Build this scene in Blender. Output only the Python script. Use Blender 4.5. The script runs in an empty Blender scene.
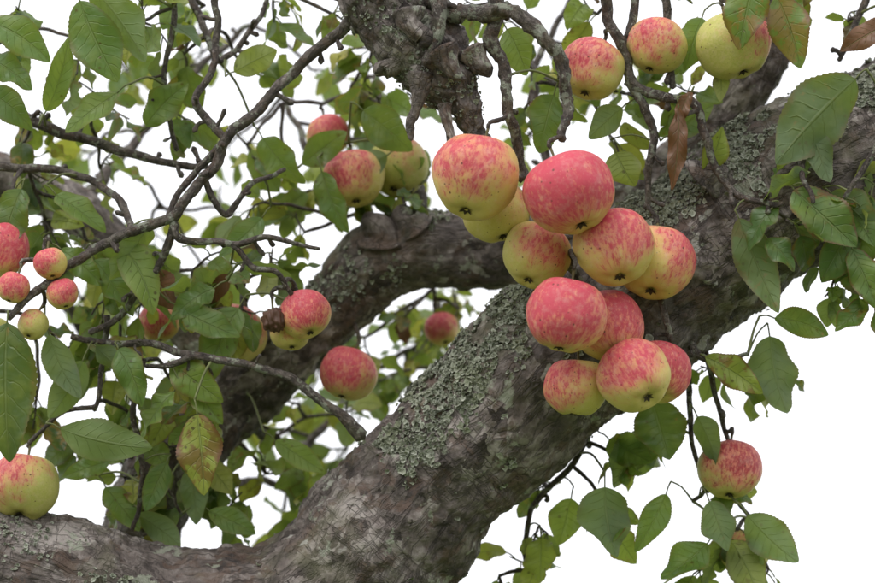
import bpy, math, random
import numpy as np
from mathutils import Vector, Matrix, Quaternion, noise
random.seed(7); np.random.seed(7)
RS=random.Random(11)

# ---------------------------------------------------------------- frame of the tree
# The tree is authored in centimetres: x to the right, y away from the path, "drop" down from a
# crown reference line.  It is then placed in the world leaning back 18 degrees, about 2.8 m up.
TILT=math.radians(18); DIST=4.0; CAMH=1.6
CEN=Vector((0,0,CAMH+DIST*math.sin(TILT)))
ROT=Matrix.Rotation(TILT,3,'X')
Rn=np.array(ROT); Cn=np.array(CEN)
def V(x,d,y): return np.array((x-43.75,y,29.15-d),float)
def to_world(a): return (np.asarray(a)/100.0)@Rn.T+Cn
G=np.array((0,-math.sin(TILT),-math.cos(TILT)))   # gravity in tree frame
def nrm(v):
    v=np.asarray(v,float); return v/(np.linalg.norm(v)+1e-9)
def rv(s=1.0): return np.array([RS.gauss(0,1) for _ in range(3)])*s

# ---------------------------------------------------------------- mesh accumulation
class Acc:
    def __init__(s): s.v=[];s.f=[];s.n=0;s.attr={}
    def add(s,v,f,**at):
        v=np.asarray(v,float); f=np.asarray(f,int)
        s.v.append(v); s.f.append(f+s.n); s.n+=len(v)
        for k,a in at.items(): s.attr.setdefault(k,[]).append(np.asarray(a,float))
    def build(s,name,mat,smooth=True,parent=None):
        v=to_world(np.concatenate(s.v)); 
        quads=[f for f in s.f]
        me=bpy.data.meshes.new(name)
        me.vertices.add(len(v)); me.vertices.foreach_set('co',v.astype(np.float32).ravel())
        loops=np.concatenate([f.ravel() for f in quads]); sizes=np.concatenate([np.full(len(f),f.shape[1]) for f in quads])
        me.loops.add(len(loops)); me.loops.foreach_set('vertex_index',loops.astype(np.int32))
        me.polygons.add(len(sizes)); st=np.concatenate([[0],np.cumsum(sizes)[:-1]])
        me.polygons.foreach_set('loop_start',st.astype(np.int32))
        me.update(calc_edges=True)
        me.polygons.foreach_set('use_smooth',np.full(len(sizes),smooth))
        for k,l in s.attr.items():
            a=np.concatenate(l).astype(np.float32)
            at=me.attributes.new(k,'FLOAT_VECTOR','POINT'); at.data.foreach_set('vector',a.ravel())
        me.materials.append(mat)
        ob=bpy.data.objects.new(name,me); bpy.context.collection.objects.link(ob)
        if parent: ob.parent=parent
        return ob

def catmull(P,step):
    P=[np.asarray(p,float) for p in P]
    P=[2*P[0]-P[1]]+P+[2*P[-1]-P[-2]]
    out=[]
    for i in range(1,len(P)-2):
        a,b,c,d=P[i-1:i+3]
        n=max(2,int(np.linalg.norm((c-b)[:3])/step))
        for k in range(n):
            t=k/n
            out.append(0.5*((2*b)+(-a+c)*t+(2*a-5*b+4*c-d)*t*t+(-a+3*b-3*c+d)*t**3))
    out.append(P[-2]); return np.array(out)

NODES=[]  # sampled centre line points (pos, radius)
def tube(acc,pts,seg,step,rough=0.1,jit=0.0,freq=1.0,register=True,lich=0.0,lumps=0.0,ret=False):
    """pts: rows of (x,y,z,r) in tree cm."""
    C=catmull(pts,step); n=len(C)
    pos=C[:,:3].copy(); rad=np.maximum(C[:,3],0.03)
    if jit>0:
        off=RS.random()*100
        for i in range(n):
            w=min(1,i/3,(n-1-i)/3)
            q=Vector((i*step*0.35*freq+off,off,0)); 
            pos[i]+=w*jit*np.array([noise.noise(q),noise.noise(q+Vector((0,31,0))),noise.noise(q+Vector((0,0,57)))])
    if register:
        for i in range(0,n,max(1,int(1.0/step))): NODES.append((pos[i],rad[i]))
    T=np.gradient(pos,axis=0); T/=np.linalg.norm(T,axis=1)[:,None]+1e-9
    u=np.cross(T[0],(0.3,1,0.2)); u=nrm(u); U=[]
    for i in range(n):
        u=u-T[i]*np.dot(u,T[i]); u=nrm(u); U.append(u)
    U=np.array(U); W=np.cross(T,U)
    ang=np.linspace(0,2*math.pi,seg,endpoint=False)
    N=(np.cos(ang)[None,:,None]*U[:,None,:]+np.sin(ang)[None,:,None]*W[:,None,:])
    R=np.repeat(rad[:,None],seg,1)
    sl=np.concatenate([[0],np.cumsum(np.linalg.norm(np.diff(pos,axis=0),axis=1))])+RS.random()*300
    if rough>0:
        base=pos[:,None,:]+N*R[:,:,None]
        for i in range(n):
            for j in range(seg):
                p=Vector(base[i,j])
                r0=rad[i]
                d=0
                if lumps>0:
                    s=Vector((rad[i]*math.cos(ang[j]),rad[i]*math.sin(ang[j]),sl[i]))
                    d+=lumps*(noise.noise(p*0.11)*1.0+0.6*noise.noise(p*0.23+Vector((9,3,1))))
                    q=Vector((s.x*.6,s.y*.6,s.z*.22))+Vector([noise.noise(p*0.5)*0.9]*3)
                    rd=1-abs(noise.noise(q))*2
                    d-=lumps*0.22*max(0,rd-0.5)*2.0
                    wr=noise.noise(p*0.15+Vector((40,0,0)))      # transverse wrinkles in places
                    if wr>0: d+=lumps*.28*wr*math.sin(s.z*2.1+3*noise.noise(p*.4))
                    pl=noise.noise(p*.75+Vector((5,60,2)))       # lifted plates of old bark
                    d+=lumps*.20*max(0,min(1,(pl-.02)*9))
                    d+=lumps*0.15*noise.noise(p*1.1)+lumps*0.08*noise.noise(p*2.6)
                else:
                    d+=rough*r0*(noise.noise(p*(0.9/max(r0,0.25)))+0.5*noise.noise(p*(2.2/max(r0,0.25))))
                R[i,j]+=d
    v=pos[:,None,:]+N*R[:,:,None]
    idx=np.arange(n*seg).reshape(n,seg)
    a=idx[:-1]; b=idx[1:]
    f=np.stack([a,np.roll(a,-1,1),np.roll(b,-1,1),b],-1).reshape(-1,4)
    vv=v.reshape(-1,3)
    cap0=np.array([pos[0]]);cap1=np.array([pos[-1]+T[-1]*rad[-1]*0.6])
    allv=np.concatenate([vv,cap0,cap1])
    srf=np.stack([rad[:,None]*np.cos(ang)[None,:],rad[:,None]*np.sin(ang)[None,:],np.repeat(sl[:,None],seg,1)],-1).reshape(-1,3)
    srf=np.concatenate([srf,[[0,0,sl[0]],[0,0,sl[-1]]]])/100
    acc.add(allv,f,info=np.tile([lich,min(1,rad.mean()/4),0],(len(allv),1)),srf=srf)
    k0=acc.n-2;k1=acc.n-1;b0=acc.n-len(allv)
    tri=[[k0-b0,(j+1)%seg,j] for j in range(seg)]+[[k1-b0,(n-1)*seg+j,(n-1)*seg+(j+1)%seg] for j in range(seg)]
    acc.f.append(np.array(tri)+b0)
    if ret: return v,N,pos
    return pos

def row(x,d,y,r): p=V(x,d,y); return (p[0],p[1],p[2],r)

bark=Acc(); twig=Acc(); leaf=Acc(); lich=Acc()

# ---------------------------------------------------------------- big limbs
LA=[row(32,320,4,24),row(29,260,2,18),row(27,190,0,15.5),row(25,120,0,14.5),row(25.5,84,0,13.5),row(29.5,67.5,0,11.4),row(36.5,56.0,0,8.7),row(43.6,48,0,7.6),
    row(49.8,41.8,0,7.9),row(56,35.8,1,8.1),row(62.5,30.6,2,8.3),row(69.5,25.3,3,8.4),row(77.5,20,3,8.3),row(87,15.2,3,8.2),row(102,8,4,7.3),row(125,-12,8,6),row(150,-50,10,4),row(165,-90,10,2.0)]
vA,NLA,pA=tube(bark,LA,150,0.32,lumps=1.0,ret=True)
LF=[row(46,66,1,6),row(37,65,1,8.5),row(27,65.2,0,10.2),row(19,64.6,-1,9.6),row(12,63.4,-1,9.3),row(4,60.4,-1,9.4),row(-6,57.6,0,9.2),row(-30,48,-2,8),row(-70,15,0,6),row(-110,-50,5,3)]
vF,NLF,pF=tube(bark,LF,130,0.40,lumps=1.0,ret=True)
LB=[row(19,80,2,8),row(13,60,8,4.8),row(14.8,50,13,4.2),row(20.5,42,15,4.0),row(27,36.3,15,3.7),row(33,31,14,3.6),row(37.8,26,13,4.0),row(44.5,24.6,13,3.7),row(52,25,14,3.7),row(60,22,15,3.6),
    row(69,17,14,3.5),row(74.5,10.5,12,3.1),row(77.6,3.5,11,2.8),row(79.5,-8,10,2.6),row(80,-30,8,2.3),row(72,-58,5,1.8),row(55,-62,0,1.5)]
vB,NLB,pB=tube(bark,LB,80,0.32,lumps=0.85,ret=True)
LC=[row(-60,-8,30,3.2),row(-28,8,26,2.9),row(0,18,22,2.6),row(6,20.8,20,2.6),row(12,26.5,18,2.4),row(18,33.5,17,2.3),row(22.5,39.5,15,2.6)]
tube(bark,LC,40,0.4,lumps=0.5)
LD=[row(76,-46,7,2.6),row(62,-52,3,3.4),row(46,-44,-2,4.6),row(37,-24,-5,5.0),row(36.3,-6,-6,4.4),row(39.6,2.0,-7,3.9),row(43.4,6.5,-8,3.3),row(46.0,10.2,-9,2.2),row(47.2,13.4,-9.5,1.1),row(47.8,15.6,-10,.5)]
vD,NLD,pD=tube(bark,LD,90,0.24,lumps=1.25,ret=True)
# stub burrs on the upper limb and small knots
for (x,d,y,dx,dd,r) in [(42.2,8,-10.5,-1.0,6.4,.7),(44.4,11,-11,.6,5.0,.6),(44.2,6,-11.5,2.2,2.6,.9),(40,6.5,-9,-1.8,1.4,.8),(38.0,24,10,-1.6,-2.6,1.4),(41.2,22.6,10.5,-.5,-2.0,1.3),
                      (26,33.8,12.5,-1.8,-2.4,1.1),(58,30,-5,.4,-1.5,1.3),(70,18,-4,1.4,-2.0,1.5),(47,6,-10,1.8,2.2,.8),(41,2,-11.5,1.5,3.4,1.0)]:
    tube(bark,[row(x,d,y,r*1.7),row(x+dx*.35+RS.uniform(-.5,.5),d+dd*.4,y-.4,r*1.0),row(x+dx*.7+RS.uniform(-.5,.5),d+dd*.75,y-.6,r*.8),row(x+dx,d+dd,y-.8,r*.35)],28,0.2,lumps=0.5)

# ---------------------------------------------------------------- medium / thin branches
def br(pts,jit=0.35,rough=0.22,lc=0.4,seg=12,step=0.35,nubs=True):
    P=tube(twig,[row(*p) for p in pts],seg,step,rough=rough,jit=jit,lich=lc)
    if nubs:
        rr=pts[0][3]
        n=int(len(P)*step/5.0)
        for _ in range(n):
            i=RS.randrange(3,len(P)-2); p=P[i]
            t=nrm(P[i+1]-P[i]); s=nrm(np.cross(t,rv())); dr=nrm(s+t*RS.uniform(-.2,.8)); L=RS.uniform(.8,2.2)
            r=min(rr*.55,.28)
            a=p; b=p+dr*L*.5+rv(.1); c=p+dr*L+rv(.15)
            tube(twig,[(*a,r),(*b,r*.8),(*(b*.3+c*.7),r*1.15),(*c,r*.5)],8,0.2,rough=.3,register=False)
    return P
# long bare twig arching down from upper limb to the left
br([(36.5,0,-6,.9),(34.8,2.8,-6,.62),(30,7,-6,.54),(27,10.4,-7,.52),(23,14.3,-8,.55),(21.8,17,-8,.52),(19,20.2,-8,.52),(17.6,22,-8,.55),(13,23.6,-8,.48),(7.3,26.8,-8,.44),(3.6,30,-9,.38),(1.8,31.8,-9,.28)])
br([(23,14.3,-8,.42),(20,10.5,-7,.38),(21.6,7.5,-7,.35),(22,3,-6,.35),(22.3,-4,-6,.38),(25,-20,-6,.4)])
br([(23,14.3,-8,.36),(19,18.6,-7,.34),(17.3,21.8,-7,.34)],nubs=False)
br([(17.7,-6,0,.3),(17.4,2,0,.3),(16.6,6,0,.28),(16.5,10,0,.26),(17.6,15,1,.26)])
br([(-20,4,4,.9),(-4,9.6,4,.7),(3,12,4,.56),(7.4,13.6,4,.52),(13,15.2,3,.45),(19,16.6,2,.36),(21.5,16,-3,.34)])
br([(2,16.8,2,.44),(6,17,1,.4),(10,18.4,0,.38),(12.6,21,-3,.36),(13.8,23.2,-7,.36)])
br([(-25,13,6,.7),(-8,15.5,3,.6),(2,16.8,2,.44)],nubs=False)
br([(17.8,22.2,-8,.44),(18.6,24,-8,.4),(22,24.4,-8,.34),(24,24.5,-8,.32),(26.5,23.8,-9,.3),(29,24.2,-9,.24),(32.2,25,-9,.16)])
br([(18,22.5,-8,.44),(16.8,26,-7,.4),(14.4,29,-6,.38),(12.4,31.6,-5,.34),(9.4,33.2,-5,.3)])
br([(23.5,24.4,-8,.3),(25.5,26.8,-8,.3),(28,27.3,-8,.26),(29.4,29.4,-7,.24)])
br([(7.5,33.6,-4,.3),(12,34.4,-5,.34),(15.5,34.4,-5,.36),(20,35.6,-6,.38),(25,36.4,-7,.4),(30,38.2,-7,.44),(34,41,-7,.5),(36.3,43.4,-6.5,.75)],nubs=True)
br([(19.6,35.5,-6,.36),(17,36.3,-6,.3),(15,36.5,-6,.18)],nubs=False)
br([(14.6,36,-4,.32),(13.5,41,-3,.3),(14.2,45,-2,.28),(14.4,48.5,-1,.26),(13.2,53,0,.22)])
br([(11,31.5,-4,.34),(10.5,36,-3,.28),(9.6,41,-2,.22)])
br([(14.3,47,-1,.22),(16.6,49,0,.18),(18,51.5,2,.14)])
br([(20.6,17.6,-8,.34),(23,21.6,-6,.3),(25.5,18.5,-4,.26),(28.6,17.0,-3,.22)])
br([(16.2,-6,6,.45),(20,2,5,.36),(22,6,2,.32),(26,1,4,.26),(27.8,-6,6,.26)])
# spurs above the big cluster
br([(43,0.5,-9,1.0),(46,1.6,-10,.85),(50,2,-11,.78),(53.2,3.6,-12,.72),(55,6.2,-12,.68),(56.5,9.2,-12,.62),(56.3,12,-13,.5),(55.9,14.6,-14,.36)],jit=.9,lc=.8,rough=.4)
br([(49.3,-4,-8,.8),(49.8,1,-10,.7),(49,4.5,-10,.65),(50.2,8.4,-10,.6),(50.6,12,-11,.55),(52,17,-9,.5),(54,22,-8,.45),(57,27,-8,.4),(59,31.5,-9,.36),(61.5,35,-10,.28)],jit=.6,lc=.8,rough=.4)
br([(40,-6,-9,.9),(43.5,-1,-10,.8),(44,3.5,-12,.7),(42.6,7,-12,.5)],lc=.8,rough=.35)
br([(59,-4,-6,.7),(60.6,2,-6,.56),(62.2,6,-6,.52),(62.8,8.6,-6,.52),(66,10,-6,.48),(69,11.2,-6.5,.46),(70.2,13.5,-7,.42),(70.8,16.4,-7,.4),(72,18.9,-7,.36),(75.6,20.4,-8,.3),(77.5,20.6,-9,.24)],jit=.6,rough=.35)
br([(62.4,8.4,-6,.45),(64.2,10.6,-6,.44),(65,14,-6,.4),(64.6,17.5,-6,.36),(64.3,21,-6,.3)],jit=.6,rough=.35)
br([(63.5,-5,-4,.6),(63.4,0,-4,.45),(62.4,5,-5,.4)])
br([(66,-5,-3,.5),(66.5,3,-4,.4),(67,9,-5,.36)])
br([(79,-6,8,.8),(78,-2,0,.6),(75,1,-4,.4),(73.6,3,-5,.25)])
br([(64.6,27,-6,.35),(66,31,-8,.35),(66.6,34,-8,.3)])
br([(80,14,-6,.4),(79.4,17.5,-9,.3),(80.4,20.5,-10,.22)])
br([(68,32.5,-2,.45),(70,35.6,-3,.36),(72.5,35.8,-4,.28),(74.5,35.3,-4,.2)])
br([(70,33,1,.4),(71.3,38,1,.3),(72.2,42,1,.26),(73,44.5,1,.22)])
br([(69.4,50.2,2,.2),(70.5,48.6,2,.22),(69.2,43,2,.26),(69,37,2,.36),(68.8,33,3,.5)],nubs=False)
br([(59.5,41,4,.5),(58,46,5,.35),(53.4,51,6,.3),(52.8,56,6,.25),(53,61,6,.2)])
br([(83,22,-2,.5),(84.6,26,-4,.36),(86.4,30,-5,.26)])
br([(88,12,-8,.5),(85.5,17,-9,.32),(83.5,20,-9,.22)])
br([(88,-4,2,.5),(86,2,1,.36),(84,6,1,.26)])
# far branches behind, carrying the background foliage
br([(22,40,16,.9),(25,44,24,.6),(29,46,32,.5),(33,42,38,.4),(37,38,42,.35),(43,34,44,.28)],jit=.8)
br([(15,52,13,.9),(20,50,24,.5),(26,50,34,.4),(30,54,40,.3)],jit=.8)
br([(38,24,15,.9),(34,17,22,.6),(30,14,28,.4),(27,8,32,.3)],jit=.8)
br([(42,23,14,.9),(41,15,20,.6),(38,9,24,.45),(37,3,28,.3)],jit=.8)
br([(6,20,22,.8),(12,12,30,.5),(18,5,34,.4),(24,0,36,.3)],jit=.8)
br([(2,18,24,.8),(4,30,30,.5),(8,40,34,.4),(10,50,36,.3)],jit=.8)
br([(57,22,17,.8),(55,14,22,.5),(54,6,24,.4),(58,-2,26,.3)],jit=.8)
br([(52,40,9,.8),(48,44,24,.5),(46,38,34,.3)],jit=.6)

# ---------------------------------------------------------------- materials
def newmat(name):
    m=bpy.data.materials.new(name); m.use_nodes=True
    nt=m.node_tree; nt.nodes.clear()
    return m,nt
class NB:
    def __init__(s,nt): s.nt=nt
    def n(s,t,**k):
        o=s.nt.nodes.new(t)
        for a,b in k.items(): setattr(o,a,b)
        return o
    def l(s,a,b): s.nt.links.new(a,b)
    def set(s,sock,val):
        if isinstance(val,bpy.types.NodeSocket): s.l(val,sock)
        else: sock.default_value=val
    def m(s,op,a,b=0.0,c=0.0,clamp=False):
        o=s.n('ShaderNodeMath',operation=op); o.use_clamp=clamp
        s.set(o.inputs[0],a); s.set(o.inputs[1],b); s.set(o.inputs[2],c); return o.outputs[0]
    def vm(s,op,a,b=(0,0,0)):
        o=s.n('ShaderNodeVectorMath',operation=op); s.set(o.inputs[0],a); s.set(o.inputs[1],b)
        return o.outputs['Value'] if op in('DOT_PRODUCT','LENGTH') else o.outputs[0]
    def noise(s,vec,scale,detail=4,rough=.55,dist=0):
        o=s.n('ShaderNodeTexNoise'); s.l(vec,o.inputs['Vector']); o.inputs['Scale'].default_value=scale
        o.inputs['Detail'].default_value=detail;o.inputs['Roughness'].default_value=rough;o.inputs['Distortion'].default_value=dist
        return o.outputs[0]
    def vor(s,vec,scale,feature='F1',rnd=1):
        o=s.n('ShaderNodeTexVoronoi',feature=feature); s.l(vec,o.inputs['Vector']); o.inputs['Scale'].default_value=scale
        o.inputs['Randomness'].default_value=rnd; return o
    def ss(s,v,lo,hi,a=0.0,b=1.0):
        o=s.n('ShaderNodeMapRange',interpolation_type='SMOOTHSTEP'); s.set(o.inputs[0],v)
        for i,x in enumerate((lo,hi,a,b)): s.set(o.inputs[i+1],x)
        return o.outputs[0]
    def mix(s,f,a,b,mode='MIX'):
        o=s.n('ShaderNodeMix',data_type='RGBA',blend_type=mode); s.set(o.inputs[0],f)
        for i,x in ((6,a),(7,b)):
            if isinstance(x,tuple) and len(x)==3: x=(*x,1)
            s.set(o.inputs[i],x)
        return o.outputs[2]
    def attr(s,name):
        return s.n('ShaderNodeAttribute',attribute_name=name).outputs['Vector']
    def sep(s,v):
        o=s.n('ShaderNodeSeparateXYZ'); s.l(v,o.inputs[0]); return o.outputs

def bark_mat(name,dark,mid,light,green=.25,scale=1.0,scaly=.5):
    m,nt=newmat(name); b=NB(nt)
    co=b.n('ShaderNodeTexCoord').outputs['Object']; sf=b.attr('srf')
    n0=b.noise(co,11*scale,2,.6); n1=b.noise(co,48*scale,6,.70)
    along=b.vm('MULTIPLY',sf,(1,1,.28)); across=b.vm('MULTIPLY',sf,(.5,.5,2.4))
    na=b.noise(along,75*scale,3,.65,.6); nc=b.noise(across,48*scale,2,.6,.8)
    wob=b.n('ShaderNodeTexNoise'); b.l(co,wob.inputs['Vector']); wob.inputs['Scale'].default_value=45*scale; wob.inputs['Detail'].default_value=3
    w=b.n('ShaderNodeVectorMath',operation='MULTIPLY_ADD'); b.l(wob.outputs['Color'],w.inputs[0]); w.inputs[1].default_value=(.035,)*3; b.l(b.vm('MULTIPLY',sf,(1,1,.6)),w.inputs[2])
    vc=b.vor(w.outputs[0],70*scale,'F1'); cellr=b.sep(vc.outputs['Color'])[0]
    cpatch=b.m('MULTIPLY',b.ss(b.noise(co,17*scale,2,.6),.44,.58),scaly)
    fiss=b.ss(b.m('ABSOLUTE',b.m('SUBTRACT',na,.5)),.045,.0)       # thin fissures along the limb
    wrk=b.m('MULTIPLY',b.ss(b.m('ABSOLUTE',b.m('SUBTRACT',nc,.5)),.03,.0),b.ss(n0,.46,.56))
    val=b.m('ADD',b.m('MULTIPLY',n1,.88),b.m('MULTIPLY',na,.26))
    val=b.m('ADD',val,b.m('MULTIPLY',b.m('SUBTRACT',cellr,.5),b.m('MULTIPLY',cpatch,.5)))
    val=b.m('ADD',val,b.m('MULTIPLY',b.m('SUBTRACT',n0,.5),.6))
    r=b.n('ShaderNodeValToRGB'); b.l(val,r.inputs[0]); e=r.color_ramp.elements
    e[0].position=.38;e[0].color=(*dark,1);e[1].position=.80;e[1].color=(*light,1)
    k=r.color_ramp.elements.new(.58);k.color=(*mid,1)
    col=r.outputs[0]
    # warm brown where old bark has flaked away
    col=b.mix(b.m('MULTIPLY',b.ss(b.noise(co,24*scale,5,.68,.5),.52,.61),.7),col,(.105,.064,.046))
    ck=b.m('MAXIMUM',b.m('MULTIPLY',fiss,.5),b.m('MULTIPLY',wrk,.6))
    col=b.mix(ck,col,(dark[0]*.6,dark[1]*.6,dark[2]*.6))
    col=b.mix(b.m('MULTIPLY',b.ss(b.noise(co,13*scale,4,.6),.5,.68),green),col,(.14,.142,.07))
    inf=b.sep(b.attr('info'))[0]
    lm=b.noise(co,30*scale,5,.66)
    lmask=b.ss(b.m('ADD',lm,b.m('MULTIPLY',inf,.10)),.60,.65)
    lcol=b.mix(n1,(.17,.19,.13),(.44,.46,.38))
    col=b.mix(b.m('MULTIPLY',lmask,.75),col,lcol)
    sp=b.m('MULTIPLY',b.ss(b.m('ADD',vc.outputs['Distance'],b.m('MULTIPLY',n1,.3)),.52,.42),b.ss(b.sep(vc.outputs['Color'])[1],.90,.93))
    col=b.mix(b.m('MULTIPLY',sp,.6),col,(.45,.44,.40))
    h=b.m('SUBTRACT',b.m('MULTIPLY',n1,1.2),b.m('MULTIPLY',ck,.4)); h=b.m('ADD',h,b.m('MULTIPLY',b.m('MULTIPLY',cellr,cpatch),.45))
    bu=b.n('ShaderNodeBump'); bu.inputs['Strength'].default_value=.95; bu.inputs['Distance'].default_value=.0045; b.l(h,bu.inputs['Height'])
    p=b.n('ShaderNodeBsdfPrincipled'); b.l(col,p.inputs['Base Color']); p.inputs['Roughness'].default_value=.68
    p.inputs['Specular IOR Level'].default_value=.4
    b.l(bu.outputs[0],p.inputs['Normal']); o=b.n('ShaderNodeOutputMaterial'); b.l(p.outputs[0],o.inputs[0])
    return m
M_bark=bark_mat('old_apple_bark',(.042,.032,.029),(.145,.118,.108),(.34,.30,.282),green=.4,scaly=.8)
M_twig=bark_mat('twig_bark',(.038,.029,.026),(.12,.096,.086),(.28,.245,.22),green=.25,scale=2.6,scaly=.3)

def lichen_mat():
    m,nt=newmat('foliose_lichen'); b=NB(nt)
    co=b.n('ShaderNodeTexCoord').outputs['Object']; t=b.sep(b.attr('tint'))
    col=b.mix(t[0],(.14,.15,.11),(.46,.48,.41)); col=b.mix(b.ss(b.noise(co,300,2),.4,.7,0,.5),col,(.14,.135,.095))
    col=b.mix(b.ss(b.noise(co,18,3),.45,.65,0,.35),col,(.26,.28,.17))
    p=b.n('ShaderNodeBsdfPrincipled'); b.l(col,p.inputs['Base Color']); p.inputs['Roughness'].default_value=.9
    p.inputs['Specular IOR Level'].default_value=.1
    o=b.n('ShaderNodeOutputMaterial'); b.l(p.outputs[0],o.inputs[0]); return m
M_lich=lichen_mat()

def leaf_mat():
    m,nt=newmat('apple_leaf_surface'); b=NB(nt)
    co=b.n('ShaderNodeTexCoord').outputs['Object']
    t=b.sep(b.attr('tint')); uv=b.sep(b.attr('luv'))
    au=b.m('ABSOLUTE',uv[0])
    r=b.n('ShaderNodeValToRGB'); b.l(t[0],r.inputs[0]); e=r.color_ramp.elements
    e[0].position=0;e[0].color=(.024,.064,.026,1);e[1].position=1;e[1].color=(.44,.40,.07,1)
    k=r.color_ramp.elements.new(.4);k.color=(.085,.168,.042,1); k=r.color_ramp.elements.new(.75);k.color=(.20,.285,.055,1)
    col=r.outputs[0]
    n70=b.noise(co,60,2)
    col=b.mix(b.ss(n70,.42,.68,0,.5),col,b.mix(.5,col,(.27,.30,.06)))
    # blotches, rust spots, purple-brown rims
    bl=b.noise(co,62,4,.64); thr=b.m('SUBTRACT',.73,b.m('MULTIPLY',t[1],.34))
    col=b.mix(b.ss(bl,thr,b.m('ADD',thr,.07)),col,(.22,.135,.04))
    rim=b.m('MULTIPLY',b.ss(b.m('ADD',au,b.m('MULTIPLY',bl,.5)),1.02,1.25),b.m('ADD',.2,b.m('MULTIPLY',t[1],1.3),clamp=True))
    col=b.mix(rim,col,(.16,.045,.03))
    vs=b.vor(co,130); spot=b.m('MULTIPLY',b.ss(b.m('ADD',vs.outputs['Distance'],b.m('MULTIPLY',bl,.15)),.36,.2),b.ss(b.m('ADD',b.sep(vs.outputs['Color'])[0],b.m('MULTIPLY',t[1],.3)),.82,.9))
    col=b.mix(b.m('MULTIPLY',spot,.85),col,(.055,.024,.012))
    dry=b.ss(t[1],.95,1.1); col=b.mix(dry,col,b.mix(n70,(.09,.04,.02),(.30,.15,.07)))
    # veins
    mid=b.ss(au,.07,.015)
    fr=b.m('FRACT',b.m('ADD',b.m('MULTIPLY',b.m('SUBTRACT',uv[1],b.m('MULTIPLY',au,.17)),8.0),b.m('MULTIPLY',n70,.8)))
    sv=b.m('MULTIPLY',b.ss(b.m('ABSOLUTE',b.m('SUBTRACT',fr,.5)),.09,.01),b.ss(au,1.0,.4))
    vein=b.m('MAXIMUM',mid,b.m('MULTIPLY',sv,.5))
    geo=b.n('ShaderNodeNewGeometry')
    under=b.mix(.5,col,(.24,.30,.19))
    col2=b.mix(geo.outputs['Backfacing'],col,under)
    col3=b.mix(b.m('MULTIPLY',vein,.40),col2,(.30,.36,.15))
    bu=b.n('ShaderNodeBump'); bu.inputs['Strength'].default_value=.75; bu.inputs['Distance'].default_value=.002
    hh=b.m('SUBTRACT',b.m('MULTIPLY',n70,1.6),vein); b.l(hh,bu.inputs['Height'])
    p=b.n('ShaderNodeBsdfPrincipled'); b.l(col3,p.inputs['Base Color'])
    b.set(p.inputs['Roughness'],b.m('ADD',.40,b.m('MULTIPLY',geo.outputs['Backfacing'],.28)))
    p.inputs['Specular IOR Level'].default_value=.5; b.l(bu.outputs[0],p.inputs['Normal'])
    tr=b.n('ShaderNodeBsdfTranslucent'); tc=b.mix(.5,col,(.48,.60,.06)); tc=b.mix(b.m('MULTIPLY',vein,.45),tc,(.12,.18,.02)); tc=b.mix(dry,tc,(.14,.06,.02)); b.l(tc,tr.inputs[0])
    mx=b.n('ShaderNodeMixShader'); mx.inputs[0].default_value=.40; b.l(p.outputs[0],mx.inputs[1]); b.l(tr.outputs[0],mx.inputs[2])
    o=b.n('ShaderNodeOutputMaterial'); b.l(mx.outputs[0],o.inputs[0]); return m
M_leaf=leaf_mat()

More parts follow.
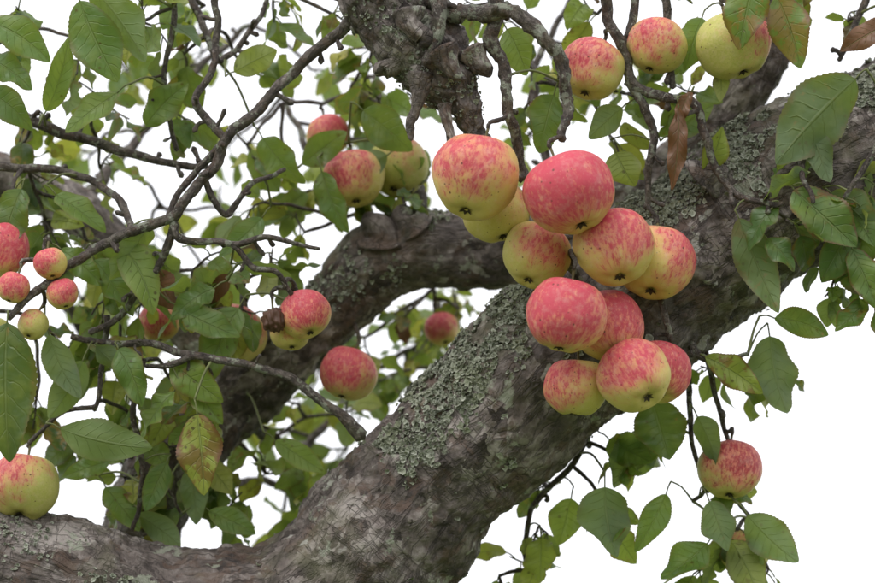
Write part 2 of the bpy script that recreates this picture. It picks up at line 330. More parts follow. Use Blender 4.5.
def apple_mat():
    m,nt=newmat('apple_skin'); b=NB(nt)
    co=b.n('ShaderNodeTexCoord').outputs['Object']; oi=b.n('ShaderNodeObjectInfo')
    par=b.n('ShaderNodeSeparateColor'); b.l(oi.outputs['Color'],par.inputs[0]); blush,green,deep=par.outputs[0],par.outputs[1],par.outputs[2]
    un=b.vm('NORMALIZE',co); x,y,z=b.sep(un)[:3]
    off=b.m('MULTIPLY',oi.outputs['Random'],37.0)
    # coordinates squeezed along the axis make streaks that run from stem to calyx
    hyp=b.m('MAXIMUM',b.m('SQRT',b.m('ADD',b.m('MULTIPLY',x,x),b.m('MULTIPLY',y,y))),.12)
    c2=b.n('ShaderNodeCombineXYZ'); b.set(c2.inputs[0],b.m('DIVIDE',x,hyp)); b.set(c2.inputs[1],b.m('DIVIDE',y,hyp)); b.set(c2.inputs[2],b.m('ADD',b.m('MULTIPLY',z,.55),off))
    streak=b.noise(c2.outputs[0],9,5,.74)
    c3=b.n('ShaderNodeCombineXYZ'); b.set(c3.inputs[0],x); b.set(c3.inputs[1],y); b.set(c3.inputs[2],b.m('ADD',z,off))
    soft=b.noise(c3.outputs[0],1.9,3,.55); fine=b.noise(c3.outputs[0],16,4,.75)
    ground=b.mix(green,(.70,.52,.14),(.42,.46,.11)); ground=b.mix(b.ss(fine,.35,.7,0,.5),ground,(.68,.59,.26))
    side=b.m('ADD',b.m('MULTIPLY',x,.64),b.m('ADD',b.m('MULTIPLY',z,.18),-.22))
    a=b.m('ADD',b.m('ADD',side,b.m('MULTIPLY',b.m('SUBTRACT',soft,.5),1.15)),b.m('SUBTRACT',b.m('MULTIPLY',blush,.96),.44))
    wash=b.ss(b.m('ADD',a,b.m('MULTIPLY',b.m('SUBTRACT',fine,.5),.35)),-.25,.52)
    st=b.ss(b.m('ADD',b.m('MULTIPLY',a,.42),b.m('MULTIPLY',b.m('SUBTRACT',streak,.5),1.7)),.04,.32)
    pink=b.mix(soft,(.70,.20,.14),(.68,.14,.17)); red=b.mix(deep,(.57,.042,.10),(.33,.018,.04))
    col=b.mix(b.m('MULTIPLY',wash,.88),ground,pink)
    col=b.mix(b.m('MULTIPLY',st,b.ss(a,-.36,.22,.09,.82)),col,red)
    # waxy, dusty mottling
    col=b.mix(b.ss(b.noise(c3.outputs[0],5,4,.7),.45,.75,0,.25),col,(.72,.54,.45))
    v1=b.vor(c3.outputs[0],15); d1=b.m('MULTIPLY',b.ss(v1.outputs['Distance'],.17,.05),b.ss(b.sep(v1.outputs['Color'])[0],.3,.4))
    col=b.mix(b.m('MULTIPLY',d1,.5),col,(.78,.56,.32))
    # scab spots: scattered small ones and a few larger
    v2=b.vor(c3.outputs[0],7.0); th=b.sep(v2.outputs['Color'])
    dd=b.m('ADD',v2.outputs['Distance'],b.m('MULTIPLY',b.m('SUBTRACT',fine,.5),.16)); lim=b.m('ADD',.07,b.m('MULTIPLY',b.m('MULTIPLY',th[1],th[1]),.15))
    d2=b.m('MULTIPLY',b.ss(b.m('SUBTRACT',dd,lim),.03,-.03),b.ss(th[0],.56,.58))
    col=b.mix(b.m('MULTIPLY',d2,.85),col,(.11,.045,.03))
    v3=b.vor(c3.outputs[0],19.0); t3=b.sep(v3.outputs['Color'])
    d3=b.m('MULTIPLY',b.ss(v3.outputs['Distance'],.22,.10),b.ss(t3[0],.84,.86)); col=b.mix(b.m('MULTIPLY',d3,.7),col,(.16,.06,.035))
    # russet round the stem cavity, greenish calyx end
    col=b.mix(b.m('MULTIPLY',b.ss(b.m('ADD',z,b.m('MULTIPLY',fine,.2)),.93,1.06),.8),col,(.28,.24,.08))
    col=b.mix(b.ss(b.m('ADD',z,b.m('MULTIPLY',streak,.3)),-.60,-.84,0,.6),col,(.60,.48,.16))
    p=b.n('ShaderNodeBsdfPrincipled'); b.l(col,p.inputs['Base Color'])
    b.set(p.inputs['Roughness'],b.ss(fine,.3,.7,.46,.66)); p.inputs['Specular IOR Level'].default_value=.32
    bu=b.n('ShaderNodeBump'); bu.inputs['Strength'].default_value=.3; bu.inputs['Distance'].default_value=.002; b.l(b.noise(c3.outputs[0],4.5,2,.6),bu.inputs['Height']); b.l(bu.outputs[0],p.inputs['Normal'])
    o=b.n('ShaderNodeOutputMaterial'); b.l(p.outputs[0],o.inputs[0]); return m
M_apple=apple_mat()
def plain(name,c,r=.8):
    m,nt=newmat(name); b=NB(nt); co=b.n('ShaderNodeTexCoord').outputs['Object']
    p=b.n('ShaderNodeBsdfPrincipled'); b.l(b.mix(b.noise(co,60,4),tuple(x*.5 for x in c),tuple(x*1.4 for x in c)),p.inputs['Base Color']); p.inputs['Roughness'].default_value=r
    o=b.n('ShaderNodeOutputMaterial'); b.l(p.outputs[0],o.inputs[0]); return m
M_calyx=plain('dried_calyx',(.045,.03,.018)); M_stem=plain('apple_stem',(.13,.11,.05)); M_rot=plain('rotten_skin',(.085,.036,.02),.55)

# ---------------------------------------------------------------- nearest node search
def nearest(p,rmin=0.0,upbias=1.5,maxd=None):
    A=np.array([q for q,_ in NODES]); R=np.array([r for _,r in NODES])
    d=np.linalg.norm(A-p,axis=1)-R*.6
    low=np.maximum(0,(A-p)@G)
    c=d+upbias*low+np.where(R<rmin,1e3,0)
    i=int(np.argmin(c)); return A[i],R[i],d[i]

# ---------------------------------------------------------------- apples
def apple(x,d,y,r,blush,green=.3,deep=.3,axis=None,face=None,oblate=None,skin=None,wrinkle=0.0,name='apple'):
    R=r*.955
    if oblate is None: oblate=RS.uniform(.90,.99)
    nu,nv=56,36
    vs=[];fs=[];mi=[]
    sx=1+RS.uniform(-.04,.04); lop=RS.uniform(-.10,.10); ph=RS.random()*6; so=Vector((RS.random()*50,3,1))
    for i in range(nv+1):
        th=math.pi*i/nv
        for j in range(nu):
            a=2*math.pi*j/nu
            rr=math.sin(th)**.97*(1+.06*math.cos(th))
            zz=oblate*math.cos(th)
            zz-=.30*math.exp(-(th/.34)**2); q=(math.pi-th)
            zz+=.17*math.exp(-(q/.28)**2)
            dv=Vector((math.sin(th)*math.cos(a),math.sin(th)*math.sin(a),math.cos(th)))
            n_=noise.noise(so+dv*1.3)*.065
            if wrinkle: n_+=wrinkle*noise.noise(so+Vector((dv.x*4,dv.y*4,dv.z*1.5)))
            lob=1+.03*math.cos(5*a+ph)*max(0,-math.cos(th))+.02*math.cos(2*a+ph)+n_
            zz+=.02*math.cos(5*a+ph)*math.exp(-((q-.5)/.25)**2)
            zz*=1+lop*math.cos(a)*math.sin(th)+n_
            vs.append((rr*math.cos(a)*R*lob*sx,rr*math.sin(a)*R*lob,zz*R))
    for i in range(nv):
        for j in range(nu):
            k=(j+1)%nu
            fs.append((i*nu+j,(i+1)*nu+j,(i+1)*nu+k,i*nu+k)); mi.append(0)
    # calyx sepals
    zb=(-oblate+.17)*R
    for k in range(6):
        a=k*2*math.pi/6+ph; c,s=math.cos(a),math.sin(a); b0=len(vs)
        w=.055*R; l1=.10*R; l2=.17*R
        vs+=[(c*.01*R-s*w,s*.01*R+c*w,zb-.01*R),(c*.01*R+s*w,s*.01*R-c*w,zb-.01*R),(c*l1+s*w*.8,s*l1-c*w*.8,zb-.07*R),(c*l2,s*l2,zb-.10*R),(c*l1-s*w*.8,s*l1+c*w*.8,zb-.06*R)]
        fs.append((b0,b0+1,b0+2,b0+3,b0+4)); mi.append(1)
    # stem
    zt=(oblate-.34)*R; L=max(1.3,.5*R)+.3; bend=RS.uniform(-.35,.35); b0=len(vs); ns=7
    for i in range(8):
        t=i/7; cx=bend*t*t*L; rr=.11+.05*abs(2*t-1)
        for j in range(ns):
            a=2*math.pi*j/ns; vs.append((cx+rr*math.cos(a),rr*math.sin(a),zt+t*L))
    for i in range(7):
        for j in range(ns):
            k=(j+1)%ns; fs.append((b0+i*ns+j,b0+i*ns+k,b0+(i+1)*ns+k,b0+(i+1)*ns+j)); mi.append(2)
    tip=np.array((bend*L,0,zt+L))
    up=nrm(np.array(axis)) if axis is not None else nrm(-G+np.array((RS.uniform(-.35,.35),RS.uniform(-.05,.35),0)))
    fc=np.array(face if face is not None else (RS.uniform(-.7,.5),-1,RS.uniform(-.1,.5)))
    X=nrm(fc-up*np.dot(fc,up)); Y=np.cross(up,X)
    M=np.stack([X,Y,up],1); c=V(x,d,y)
    me=bpy.data.meshes.new(name); me.from_pydata([tuple(q/100 for q in v) for v in vs],[],fs)
    me.polygons.foreach_set('material_index',mi); me.polygons.foreach_set('use_smooth',[True]*len(fs))
    for mm in (skin or M_apple,M_calyx,M_stem): me.materials.append(mm)
    ob=bpy.data.objects.new(name,me); bpy.context.collection.objects.link(ob)
    mw=Matrix((Rn@M).tolist()).to_4x4(); mw.translation=Vector(to_world(c)); ob.matrix_world=mw
    ob.color=(blush,green,deep,1)
    t=c+M@tip
    q,qr,dd=nearest(t,.2)
    mid=(t+q)/2+(-G)*min(2,dd*.2)+rv(.25)
    tube(twig,[(*q,.28),(*mid,.22),(*(t+up*.5),.22),(*(t-up*.15),.18)],8,.3,rough=.3,jit=.2,lich=.2)
    return ob
# x, drop, y, radius, blush, green, deep
apple(47.4,18.0,-15,4.5,.52,.2,.15,axis=(.25,.35,.9),face=(-.3,-1,.3))
apple(56.3,19.7,-17,4.6,.98,.1,.0,axis=(-.35,.3,.9),face=(-.2,-1,.5))
apple(49.5,21.4,-8,3.5,.15,.4,.2)
apple(53.4,25.5,-10,3.5,.38,.5,.1)
apple(60.8,24.9,-14,4.1,.60,.2,.1,axis=(-.15,.5,.85),face=(.2,-1,.2))
apple(65.0,26.3,-9,4.0,.48,.15,.1,face=(1,-.5,.3))
apple(56.0,31.4,-17.5,4.0,.94,.1,.1,axis=(.2,.2,.95),face=(-.2,-1,.3))
apple(60.3,32.5,-11,3.8,.88,.2,.4,face=(.6,-1,.3))
apple(57.2,38.4,-12,3.4,.5,.35,.2,face=(-.8,-.6,.5),axis=(.1,.1,.95))
apple(62.7,37.3,-15.5,3.7,.62,.2,.1,axis=(-.45,.75,.75),face=(-.5,-.6,.9))
apple(65.4,37.0,-10,3.35,.86,.2,.3,face=(.8,-.8,.3))
apple(59.0,7.3,-6,3.35,.52,.55,.4,face=(-.5,-1,.5))
apple(65.4,4.9,-5,3.1,.48,.55,.2,face=(-.3,-1,.6))
apple(73.0,4.8,-5,3.9,.36,.8,.4,face=(1,-.7,-.2))
apple(35.2,17.5,10,3.25,.55,.3,.3,face=(-.6,-.6,.7))
apple(39.6,16.3,14,3.4,.16,.9,.5)
apple(32.4,12.9,17,2.4,.7,.3,.1)
apple(30.7,31.4,-6,2.65,.88,.2,.3,face=(.2,-1,.2))
apple(29.2,33.2,-4,2.1,.3,.3,.3)
apple(34.6,37.6,9,3.1,.72,.25,.1)
apple(22.9,33.6,8,3.5,.42,.4,.3,face=(.2,-1,.9))
apple(0.4,25.0,-4,3.1,.74,.2,.1)
apple(2.3,28.8,-9,1.75,.70,.2,.05)
apple(5.9,26.4,-9,1.7,.64,.2,.05)
apple(7.1,29.4,-9,1.65,.74,.2,.05)
apple(4.1,32.4,-8,1.6,.25,.6,.2)
apple(2.8,48.4,-4,3.7,.40,.75,.4,face=(-.6,-1,.5))
apple(73.0,47.0,0,3.35,.60,.8,.8,face=(.2,-1,.3))
apple(74.6,55.6,3,2.7,.15,.6,.3)
apple(15.2,32.4,10,2.2,.6,.3,.1)
apple(44.2,33.2,26,2.0,.7,.2,.1)
apple(-1.5,34.0,4,2.6,.1,.9,.2)
apple(27.7,32.0,-7,1.25,.9,.2,.9,skin=M_rot,wrinkle=.3,name='shrivelled_apple')

# ---------------------------------------------------------------- leaves
def make_leaf(base,dr,nn,L,wr,tint,brown,fold=.25,curl=.5,nx=6,ny=20,pet=.25):
    dr=nrm(dr); nn=nrm(nn-dr*np.dot(nn,dr)); s=np.cross(dr,nn)
    W=L*wr*.5
    t=np.linspace(0,1,ny+1)
    prof=(np.abs(np.sin(math.pi*t**RS.uniform(.78,.95)))**.74)*(1-.18*t); prof[0]=.02; prof[-1]=0.0
    prof=prof/prof.max()
    saw=1+.022*np.where(np.arange(ny+1)%2==0,1,-1)+.05*np.sin(t*9+RS.random()*6)
    th=curl*t
    px=np.concatenate([[0],np.cumsum(np.cos((th[1:]+th[:-1])/2)/ny)])*L
    pz=-np.concatenate([[0],np.cumsum(np.sin((th[1:]+th[:-1])/2)/ny)])*L
    u=np.linspace(-1,1,nx+1)
    wave=RS.uniform(.03,.11)*L; ph=RS.random()*6; fr=RS.uniform(1.0,2.8); tw=RS.uniform(-.8,.8)
    side=RS.uniform(-.18,.18)
    U,T=np.meshgrid(u,t); PW=prof[:,None]*W*np.where(np.abs(U)>.99,saw[:,None],1)
    lat=U*PW; 
    hgt=fold*np.abs(U)*PW+wave*np.sin(2*math.pi*fr*T+ph+np.sign(U)*1.2)*np.abs(U)**1.5*prof[:,None]
    hgt-=.35*fold*(np.abs(U)**3)*PW*1.2
    a=tw*T; lat2=lat*np.cos(a)-hgt*np.sin(a); hg2=lat*np.sin(a)+hgt*np.cos(a)
    lat2=lat2+side*L*T*T
    cd=np.cos(th)[:,None]; sd=np.sin(th)[:,None]
    P=base+ (px[:,None]+hg2*sd)[...,None]*dr + lat2[...,None]*s + (pz[:,None]+hg2*cd)[...,None]*nn
    idx=np.arange((nx+1)*(ny+1)).reshape(ny+1,nx+1)
    f=np.stack([idx[:-1,:-1],idx[:-1,1:],idx[1:,1:],idx[1:,:-1]],-1).reshape(-1,4)
    n=(nx+1)*(ny+1)
    leaf.add(P.reshape(-1,3),f,luv=np.stack([U.ravel(),T.ravel(),np.zeros(n)],1),tint=np.tile([tint,brown,RS.random()],(n,1)))
petio=Acc()
def petiole(a,b,r=.075):
    m=(a+b)/2+(-G)*np.linalg.norm(b-a)*.12
    tube(petio,[(*a,r*1.3),(*m,r),(*b,r)],5,.5,rough=0,register=False)
CAMV=np.array((0,-1,0.0))
def hero(bx,bd,tx,td,y,wr,tint=.4,brown=.1,fold=.3,curl=.4,ty=None,roll=0.0,attach=True):
    a=V(bx,bd,y); b=V(tx,td,y-1.0 if ty is None else ty); d=b-a; L=np.linalg.norm(d)
    n=nrm(CAMV*RS.choice((1,1,-.9))+np.array((RS.uniform(-.5,.5)+roll,0,RS.uniform(.0,.7))))
    # compensate for curl so that the tip is reached
    dn=nrm(d); nn=nrm(n-dn*np.dot(n,dn)); d2=dn*math.cos(curl*.5)+nn*math.sin(curl*.5)
    make_leaf(a,d2,nn,L*1.02,wr,tint,brown,fold,curl,nx=8,ny=44)
    if attach:
        q,_,dd=nearest(a,0,.5)
        st=a-dn*min(1.5,dd*.4)
        petiole(q,st,.09 if dd<4 else .13); petiole(st,a,.08)

def cluster(x,d,y,spread,n,size,tint=.4,brown=.08,rmin=.2):
    c=V(x,d,y); q,qr,dd=nearest(c,rmin,.6)
    n=round(n*1.35); size*=.86
    # supporting shoot
    if dd>1.0:
        m=(q+c)/2+rv(.06*dd)-G*dd*.08
        P=tube(twig,[(*q,.22),(*m,.2),(*c,.17)],7,.5,rough=.25,jit=.5,lich=.2)
    k=max(1,round(n/4)); left=n
    for i in range(k):
        dirn=nrm(rv()*np.array((1,.8,1))+ .25*G+ .5*nrm(c-q)); L=spread*RS.uniform(.5,1.15)
        e=c+dirn*L
        P=tube(twig,[(*c,.14),(*((c+e)/2+rv(.3)),.11),(*e,.08)],6,.6,rough=.2,jit=.3,register=False)
        nl=max(1,round(left/(k-i))); left-=nl
        for j in range(nl):
            t=(j+.6)/nl; p=P[min(len(P)-1,int(t*(len(P)-1)))]
            out=nrm(nrm(rv())*1.0+dirn*.5+G*.45)
            s=size*RS.uniform(.5,1.2); b0=p+out*s*.28
            petiole(p,b0)
            nn=nrm(-G*.7+CAMV*RS.uniform(-.2,.9)+rv(.5))
            dl=nrm(out+G*RS.uniform(0,.5))
            far=y>12
            bw=max(0,brown+RS.gauss(0,.2)); tt=tint+.04+RS.gauss(0,.24)
            k_=RS.random()
            if k_<.03: bw=1.3
            elif k_<.16: tt=RS.uniform(.8,1.0); bw=RS.uniform(.2,.8)
            make_leaf(b0,dl,nn,s,RS.uniform(.5,.74),min(1,max(0,tt)),bw,
                      fold=RS.uniform(.05,.6),curl=RS.uniform(-.2,1.3),nx=4 if far else 6,ny=12 if far else 22)

H=[ # upper right
(84.6,8.4,76.4,16.0,-9,.58,.25,.4),(78.6,19.2,83.6,25.4,-9,.66,.5,.45),(73.2,22.0,77.6,31.0,-9,.38,.45,.6),(86.4,20,84.4,28,-6,.5,.35,.3),
(86,30,83.4,33.4,-6,.55,.35,.6),(87,28,87.8,35,-5,.5,.2,.4),(77.2,31.8,82.6,32.6,-3,.5,.3,.2),(75.0,-2.8,73.6,5.6,-9,.56,.4,.7),(77,.2,79.8,7,-8,.55,.5,.85),
(88.5,2.6,83.6,5.8,-6,.45,.3,1.2),(76.8,33.6,78,41.2,-2,.74,.2,.15),(70.2,35.6,76,38.6,-5,.45,.8,.65),(65.2,40.2,66.6,45.8,-2,.9,.2,.1),(69.6,41.6,72,45.8,-2,.6,.3,.1),
(60.4,48.6,60.4,55.4,-2,.85,.35,.15),(66.6,49.4,64.2,55.4,0,.42,.4,.1),(70.6,54.2,66.6,58.2,-2,.65,.4,.1),(70.8,50,73,54.6,-2,.75,.35,.3),(74.6,51.4,78.8,56.6,-2,.6,.4,.3),
(73,54,76.6,59.4,-1,.6,.9,.5),(67.3,11.2,67.8,19.2,-9,.24,.6,1.3),(61.4,15.4,62.6,19,-4,.9,.8,0),(55.2,9.8,53.2,15.4,-6,.66,.25,.1),(50.6,3.2,53.2,7.4,-4,.7,.6,.1),
(80.2,13,82,18.4,-8,.5,.3,.2),(76,24,79,26.8,-9,.6,.3,.2),(82.4,19.5,87.6,23.2,-7,.6,.35,.5),(77,20.5,73.6,25,-8,.5,.3,.1),(83,24.5,87.5,30,-6,.55,.4,.6),
(67,13.6,71.4,11.2,-3,.6,.4,.1),(70.2,17.4,72,13.0,-5,.5,.8,.2),(57.2,50,56.2,54.6,3,.7,.75,.1),(54.2,54,54.6,58.4,3,.8,.8,.1),(61,44,65,46.8,2,.7,.45,.1),
(71.6,7,72.2,10.2,-4,.5,.95,.4),(68.6,9.6,66.4,13.4,-8,.3,.6,1.3),(64.6,44,61.6,49,2,.8,.6,.1),(85,22.5,80.5,27.6,-7,.55,.3,.3),(84.4,25,86.6,31,-8,.5,.5,.5),(80,17.6,75.4,19.8,-9,.5,.35,.2),
(62,11,58.5,13.8,-5,.6,.3,.1),(68.5,0,65.5,-3,-3,.6,.4,.1),(70,2,68,7.2,-3,.55,.5,.2),
# left
(2,32.2,1.2,45.4,-12,.44,.08,.15),(6.8,42.6,15.2,45.8,-8,.46,.6,.1),(20.2,41.2,21.6,48.8,-8,.58,.85,.8),(24,30.8,20,38,-2,.5,.5,.1),(15.4,22.6,12,28.4,-6,.55,.55,.1),
(12.6,24.6,16.8,31,-6,.5,.7,.1),(9.6,-1,15.2,6.4,-6,.5,.4,.1),(8.6,.6,11.6,8.8,-7,.56,.4,.1),(0,2.8,6.4,6,-8,.5,.45,.1),(-.6,6.2,4.6,8.6,-8,.5,.35,.1),(5.2,11.4,8.6,4.8,-6,.34,.55,.1),
(12.2,9.6,7.2,13.4,-6,.5,.6,.1),(-.8,9.4,4.4,12.4,-4,.5,.3,.1),(2.6,19,.8,26,-4,.5,.25,.1),(6,19.6,10.4,23.8,-4,.5,.5,.1),(14.6,12.6,19,8.4,0,.55,.45,.1),
(23.4,7.2,27.6,5,0,.6,.85,.2),(36.2,10.8,41.4,14.6,6,.62,.2,.1),(30,16.2,34.4,12.8,8,.55,.45,.1),(32,17,34,23.4,6,.45,.4,.1),(26,13.6,29.6,18.8,6,.55,.5,.1),(38.6,15.2,33.6,17.4,9,.6,.3,.1),
(20.8,51.2,25.4,53.6,2,.5,.45,.1),(27.4,44.2,32.2,47.6,4,.42,.6,.1),(16.8,46.2,14.6,50.8,-2,.5,.35,.1),(11.2,46,6.6,47.6,-2,.45,.45,.1),(24.6,26.8,29.2,28.2,-2,.4,.5,.1),
(18.4,31,23.6,34.4,-4,.5,.5,.1),(17.4,36.2,22.4,40.2,-5,.55,.7,.35),(10,34.6,14,38.8,-5,.5,.25,.1),(12.4,34.8,15.6,40,-7,.5,.45,.1),(8.8,36,6.4,42,-6,.5,.4,.1),(5.6,33.4,7.8,39.8,-7,.45,.25,.1),
(17.8,39,14.6,43.6,-6,.5,.6,.25),(19.6,38,22,42.6,-4,.5,.6,.3),(9.8,26,13.6,31.6,-4,.5,.4,.1),(6.6,25,11.4,27.8,-5,.45,.45,.1),(21.6,28.8,17,31.4,-3,.5,.45,.1),
(18.8,47,20,52.4,2,.5,.35,.1),(13.6,51.6,18,54.8,2,.5,.4,.1),(10.4,48.8,13.4,53.4,2,.5,.4,.1),(26.2,21.8,22.6,26.4,0,.45,.4,.1)]
for h in H: hero(*h,fold=RS.uniform(.15,.45),curl=RS.uniform(.1,.9))

C=[ # x,drop,y,spread,n,size,tint
(2,1,4,5,7,6.0,.35),(8,4,6,5,7,6,.4),(14,2,3,5,7,6,.45),(18,5,6,4,6,5.5,.4),(20,0,8,4,5,5,.35),(27,-1,8,4,6,4.6,.5),(33,1,6,3,5,4.5,.4),
(3,11,8,4,5,5.5,.3),(10,10,8,4,5,5.5,.45),(17,11,6,3,4,5,.4),(24,6,12,3,4,5,.7),(1,16,8,4,7,5.5,.3),(9,16.5,12,3,4,5,.4),(24,14,14,3,5,5,.5),(28,15,18,4,7,5,.55),(32,18,18,4,6,5,.45),
(36,8,18,4,8,5,.4),(38,11,16,4,8,5,.35),(36,20,14,3,7,4.6,.3),(40,19,12,3,7,4.6,.3),(30,23,14,3,4,4.8,.4),(37,4,16,3,6,4.6,.35),(26,20,10,3,4,4.5,.4),
(4,22,6,4,7,5.5,.3),(8,24,8,4,7,5.2,.4),(13,25,4,4,7,5.2,.55),(19,27,4,4,6,5,.5),(23,28,2,3,6,4.8,.5),(27,27,4,3,5,4.6,.4),(16,30,4,4,7,5,.55),(20,31,0,4,6,5,.5),(10,30,6,4,6,5,.4),
(6,35,6,4,7,5.4,.35),(11,37,6,4,7,5.2,.4),(17,38,2,4,7,5,.5),(21,40,-2,3,6,5,.6),(3,40,6,4,6,5.5,.3),(24,31,4,3,5,4.8,.4),(13,42,4,3,5,5,.5),
(17,45,6,4,6,5,.45),(22,47,8,4,7,5,.45),(12,48,6,3,6,4.8,.4),(16,51,8,3,6,4.8,.4),(26,48,14,4,7,4.6,.5),(30,47,18,4,6,4.6,.6),(22,52,10,3,5,4.6,.45),(30,51,20,3,4,4.4,.5),
(8,45,8,3,4,5,.4),(34,42,24,4,6,4.4,.55),(39,38,30,4,6,4.2,.55),(43,34,32,4,8,4.2,.55),(41,31,24,3,6,4.2,.45),(46,31,26,3,6,4.2,.5),(36,34,26,3,5,4.2,.45),(29,41,22,3,4,4.4,.5),
(53,3,10,3,7,4.8,.35),(56,8,8,3,6,4.8,.4),(53,10,8,3,6,4.6,.3),(60,1,6,3,6,4.8,.45),(63,9,8,3,6,4.6,.5),(61,13,6,3,6,4.4,.6),(68,5,6,3,6,4.8,.45),(70,9,6,3,6,4.4,.5),(71,15,-2,2,4,3.8,.6),
(49,0,4,3,5,4.6,.35),(81,-2,0,3,5,5,.45),(85,2,2,3,3,4.6,.4),(80,15,-5,2.5,5,4.4,.4),(84,20,-5,3,8,4.6,.45),(83,28,-4,2.5,5,4.4,.4),(78,22,-6,2,4,4.2,.4),(85,26,-4,2.5,5,4.4,.4),
(72,37,2,2.5,6,4.6,.4),(76,38,2,2,4,4.6,.35),(66,43,3,2.5,5,4.6,.4),(62,46,4,2.5,5,4.6,.4),(61,51,3,2,3,4.8,.45),(74,53,2,2.5,7,4.6,.35),(71,57,2,2,5,4.6,.4),(77,57,2,2,3,4.4,.5),(71,49,3,1.5,3,4,.3),
(54,53,6,2.5,6,4.2,.7),(50,58,6,3,7,4.4,.6),(55,49,8,2,4,3.8,.65),(53,57,8,2,3,4,.6)]
for c in C: cluster(*c,brown=RS.choice((.05,.15,.3,.5)))
# loose, deeper background foliage
for (x,d,y,n) in [(10,5,38,7),(18,3,38,6),(22,12,36,4),(33,12,34,8),(38,16,34,8),(6,14,38,6),(5,30,36,10),(12,33,36,10),(18,26,34,8),(20,37,34,9),(10,42,36,8),(24,44,34,9),(31,37,40,6),(34,46,38,8),(27,53,36,5),(44,30,44,9),(40,35,44,7),(12,22,36,7),(56,4,30,7),(62,6,30,6),(52,14,28,5),(20,20,36,5),(30,5,36,4)]:
    cluster(x,d,y,5,n,5.2,.58,.05)

# ---------------------------------------------------------------- foliose lichen on limbs
def flakes(v,N,sel,count,rmin,rmax,pile=.25):
    n,seg=v.shape[:2]; cand=[]
    tries=0
    while len(cand)<count and tries<count*60:
        tries+=1
        i=RS.randrange(1,n-1); j=RS.randrange(seg)
        p=v[i,j]
        if RS.random()<sel(p,N[i,j]): cand.append((p+ (v[i+1,j]-p)*RS.random(),N[i,j]))
    for p,nn in cand:
        r=RS.uniform(rmin,rmax)*RS.choice((.6,1,1)); nn=nrm(nn+rv(.45)); a=nrm(np.cross(nn,rv())); b=np.cross(nn,a)
        k=9; c=p+nn*RS.uniform(0,pile); ring=[];ring2=[]
        tn=RS.random()
        for q in range(k):
            an=2*math.pi*q/k; rr=r*RS.uniform(.55,1.25); ring.append(c+(a*math.cos(an)+b*math.sin(an))*rr*.55+nn*RS.uniform(-.03,.05)); ring2.append(c+(a*math.cos(an+.2)+b*math.sin(an+.2))*rr+nn*RS.uniform(.0,.16))
        vv=np.array([c-nn*.04]+ring+ring2)
        lich.add(vv,np.array([[0,1+q,1+(q+1)%k] for q in range(k)]),tint=np.concatenate([[[tn*.4,0,0]],np.tile([tn*.75,0,0],(k,1)),np.tile([min(1,.3+tn),0,0],(k,1))]))
        base=lich.n-len(vv); lich.f.append(np.array([[1+q,1+k+q,1+k+(q+1)%k,1+(q+1)%k] for q in range(k)])+base)
def blob(cx,cd,rx,rd,th=0.0):
    c=V(cx,cd,0); ct,st=math.cos(th),math.sin(th)
    def f(p):
        dx=p[0]-c[0]; dz=p[2]-c[2]; a=dx*ct+dz*st; b=-dx*st+dz*ct
        return math.exp(-((a/rx)**2+(b/rd)**2))
    return f
def selector(blobs,front=True,base=0.0):
    def s(p,n):
        if n[1]>.45: return 0
        w=max(f(p) for f in blobs)
        q=noise.noise(Vector(p)*.35)*.6+noise.noise(Vector(p)*.9)*.5
        val=w*1.35+q*1.2-.6
        return max(0,min(1,val*2.2))+ (base if q>.28 else 0)
    return s
th=math.radians(48)
bA=[blob(46.5,37.5,10,3.8,th),blob(41,44.2,4,2.8,th),blob(51,31.5,5,2.8,th),blob(67,19,6,3.6,math.radians(36)),blob(73,14.5,4,3.4,math.radians(36)),blob(85,9.5,5,2.6,.3),blob(64,21.5,3,2.4,.6)]
flakes(vA,NLA,selector(bA,base=.025),7200,.15,.42)
bF=[blob(3,53.5,6,2.0,-.2),blob(12,57.5,4,1.0,-.2)]
flakes(vF,NLF,selector(bF,base=.02),900,.14,.34)
bB=[blob(35,28,5,2.5,.7),blob(28,33,4,2,.7),blob(42,21.5,4,1.2,0)]
flakes(vB,NLB,selector(bB,base=.02),600,.14,.34)
bD=[blob(44,8,6,5,0),blob(40,1,5,5,0)]
flakes(vD,NLD,selector(bD,base=.02),450,.12,.3)

tree=bpy.data.objects.new('apple_tree',None); bpy.context.collection.objects.link(tree)
bark.build('trunk_and_limbs',M_bark,parent=tree)
twig.build('branches_and_twigs',M_twig,parent=tree)
leaf.build('foliage',M_leaf,parent=tree)
petio.attr={}
petio.build('leaf_stalks',plain('leaf_stalk',(.15,.17,.06),.6),parent=tree)
lich.build('lichen',M_lich,smooth=False,parent=tree)

# ---------------------------------------------------------------- ground (orchard grass)
m,nt=newmat('orchard_grass'); b=NB(nt); co=b.n('ShaderNodeTexCoord').outputs['Object']
col=b.mix(b.noise(co,.6,6),(.06,.095,.03),(.12,.16,.05)); col=b.mix(b.ss(b.noise(co,40,4),.4,.7,0,.6),col,(.16,.19,.07))
p=b.n('ShaderNodeBsdfPrincipled'); b.l(col,p.inputs['Base Color']); p.inputs['Roughness'].default_value=.9
o=b.n('ShaderNodeOutputMaterial'); b.l(p.outputs[0],o.inputs[0])
me=bpy.data.meshes.new('ground'); S=60; gv=[];gf=[]
xs=[math.copysign(abs(t)**3,t)*600 for t in np.linspace(-1,1,S+1)]
for yy in xs:
    for xx in xs:
        r=math.hypot(xx,yy); gv.append((xx,yy,.12*noise.noise(Vector((xx*.12,yy*.12,0)))*min(1,r/4)))
for i in range(S):
    for j in range(S): k=i*(S+1)+j; gf.append((k,k+1,k+S+2,k+S+1))
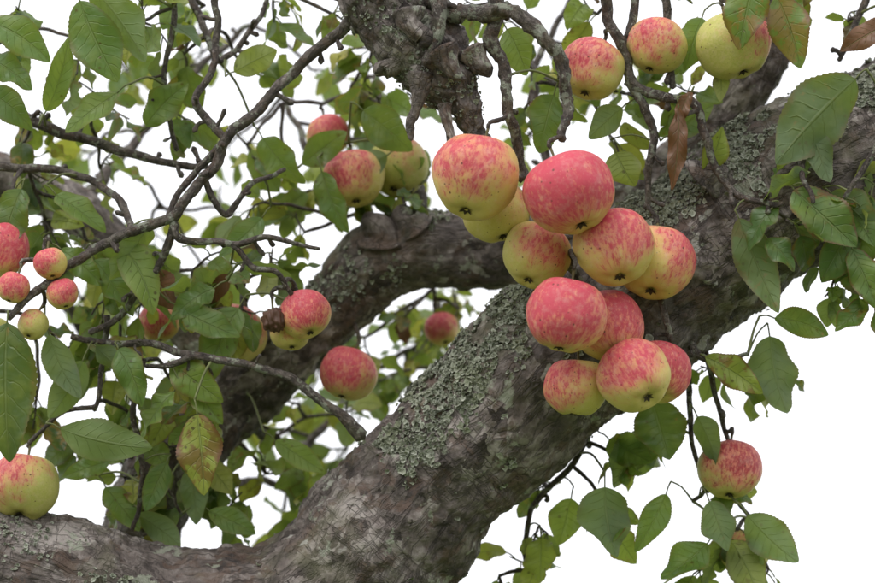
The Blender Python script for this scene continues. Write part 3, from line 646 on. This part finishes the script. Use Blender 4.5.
me.from_pydata(gv,[],gf); me.polygons.foreach_set('use_smooth',[True]*len(gf)); me.materials.append(m)
g=bpy.data.objects.new('ground',me); bpy.context.collection.objects.link(g)

# ---------------------------------------------------------------- light: bright overcast
sc=bpy.context.scene
w=bpy.data.worlds.new('World'); sc.world=w; w.use_nodes=True; nt=w.node_tree; nt.nodes.clear(); b=NB(nt)
EL=math.radians(52); AZ=math.radians(215)   # sun behind the camera, to the left
sky=b.n('ShaderNodeTexSky',sky_type='NISHITA'); sky.sun_disc=False; sky.sun_elevation=EL; sky.sun_rotation=AZ; sky.dust_density=6; sky.air_density=1.0; sky.ozone_density=1.0
hs=b.n('ShaderNodeHueSaturation'); hs.inputs['Saturation'].default_value=.15; b.l(sky.outputs[0],hs.inputs['Color'])
cl=b.mix(.6,hs.outputs[0],(12.3,12.4,12.9))
bg=b.n('ShaderNodeBackground'); b.l(cl,bg.inputs[0]); bg.inputs[1].default_value=.15
o=b.n('ShaderNodeOutputWorld'); b.l(bg.outputs[0],o.inputs[0])
ld=bpy.data.lights.new('sun','SUN'); ld.energy=.8; ld.angle=math.radians(30); ld.color=(1,.95,.88)
lo=bpy.data.objects.new('sun',ld); bpy.context.collection.objects.link(lo)
sd=Vector((math.sin(AZ)*math.cos(EL),math.cos(AZ)*math.cos(EL),math.sin(EL)))
lo.rotation_euler=sd.to_track_quat('Z','Y').to_euler(); lo.location=sd*20

cam=bpy.data.cameras.new('camera'); co_=bpy.data.objects.new('camera',cam); bpy.context.collection.objects.link(co_)
cam.sensor_width=36; cam.lens=36*DIST/.875; cam.clip_end=3000; cam.clip_start=.05
fwd=ROT@Vector((0,1,0)); co_.location=CEN-fwd*DIST
co_.rotation_euler=(math.pi/2+TILT,0,0)
cam.dof.use_dof=True; cam.dof.focus_distance=DIST-.10; cam.dof.aperture_fstop=4.0
sc.camera=co_
sc.view_settings.view_transform='Standard'; sc.view_settings.look='None'; sc.view_settings.exposure=0
print('counts',leaf.n,twig.n,bark.n,lich.n)
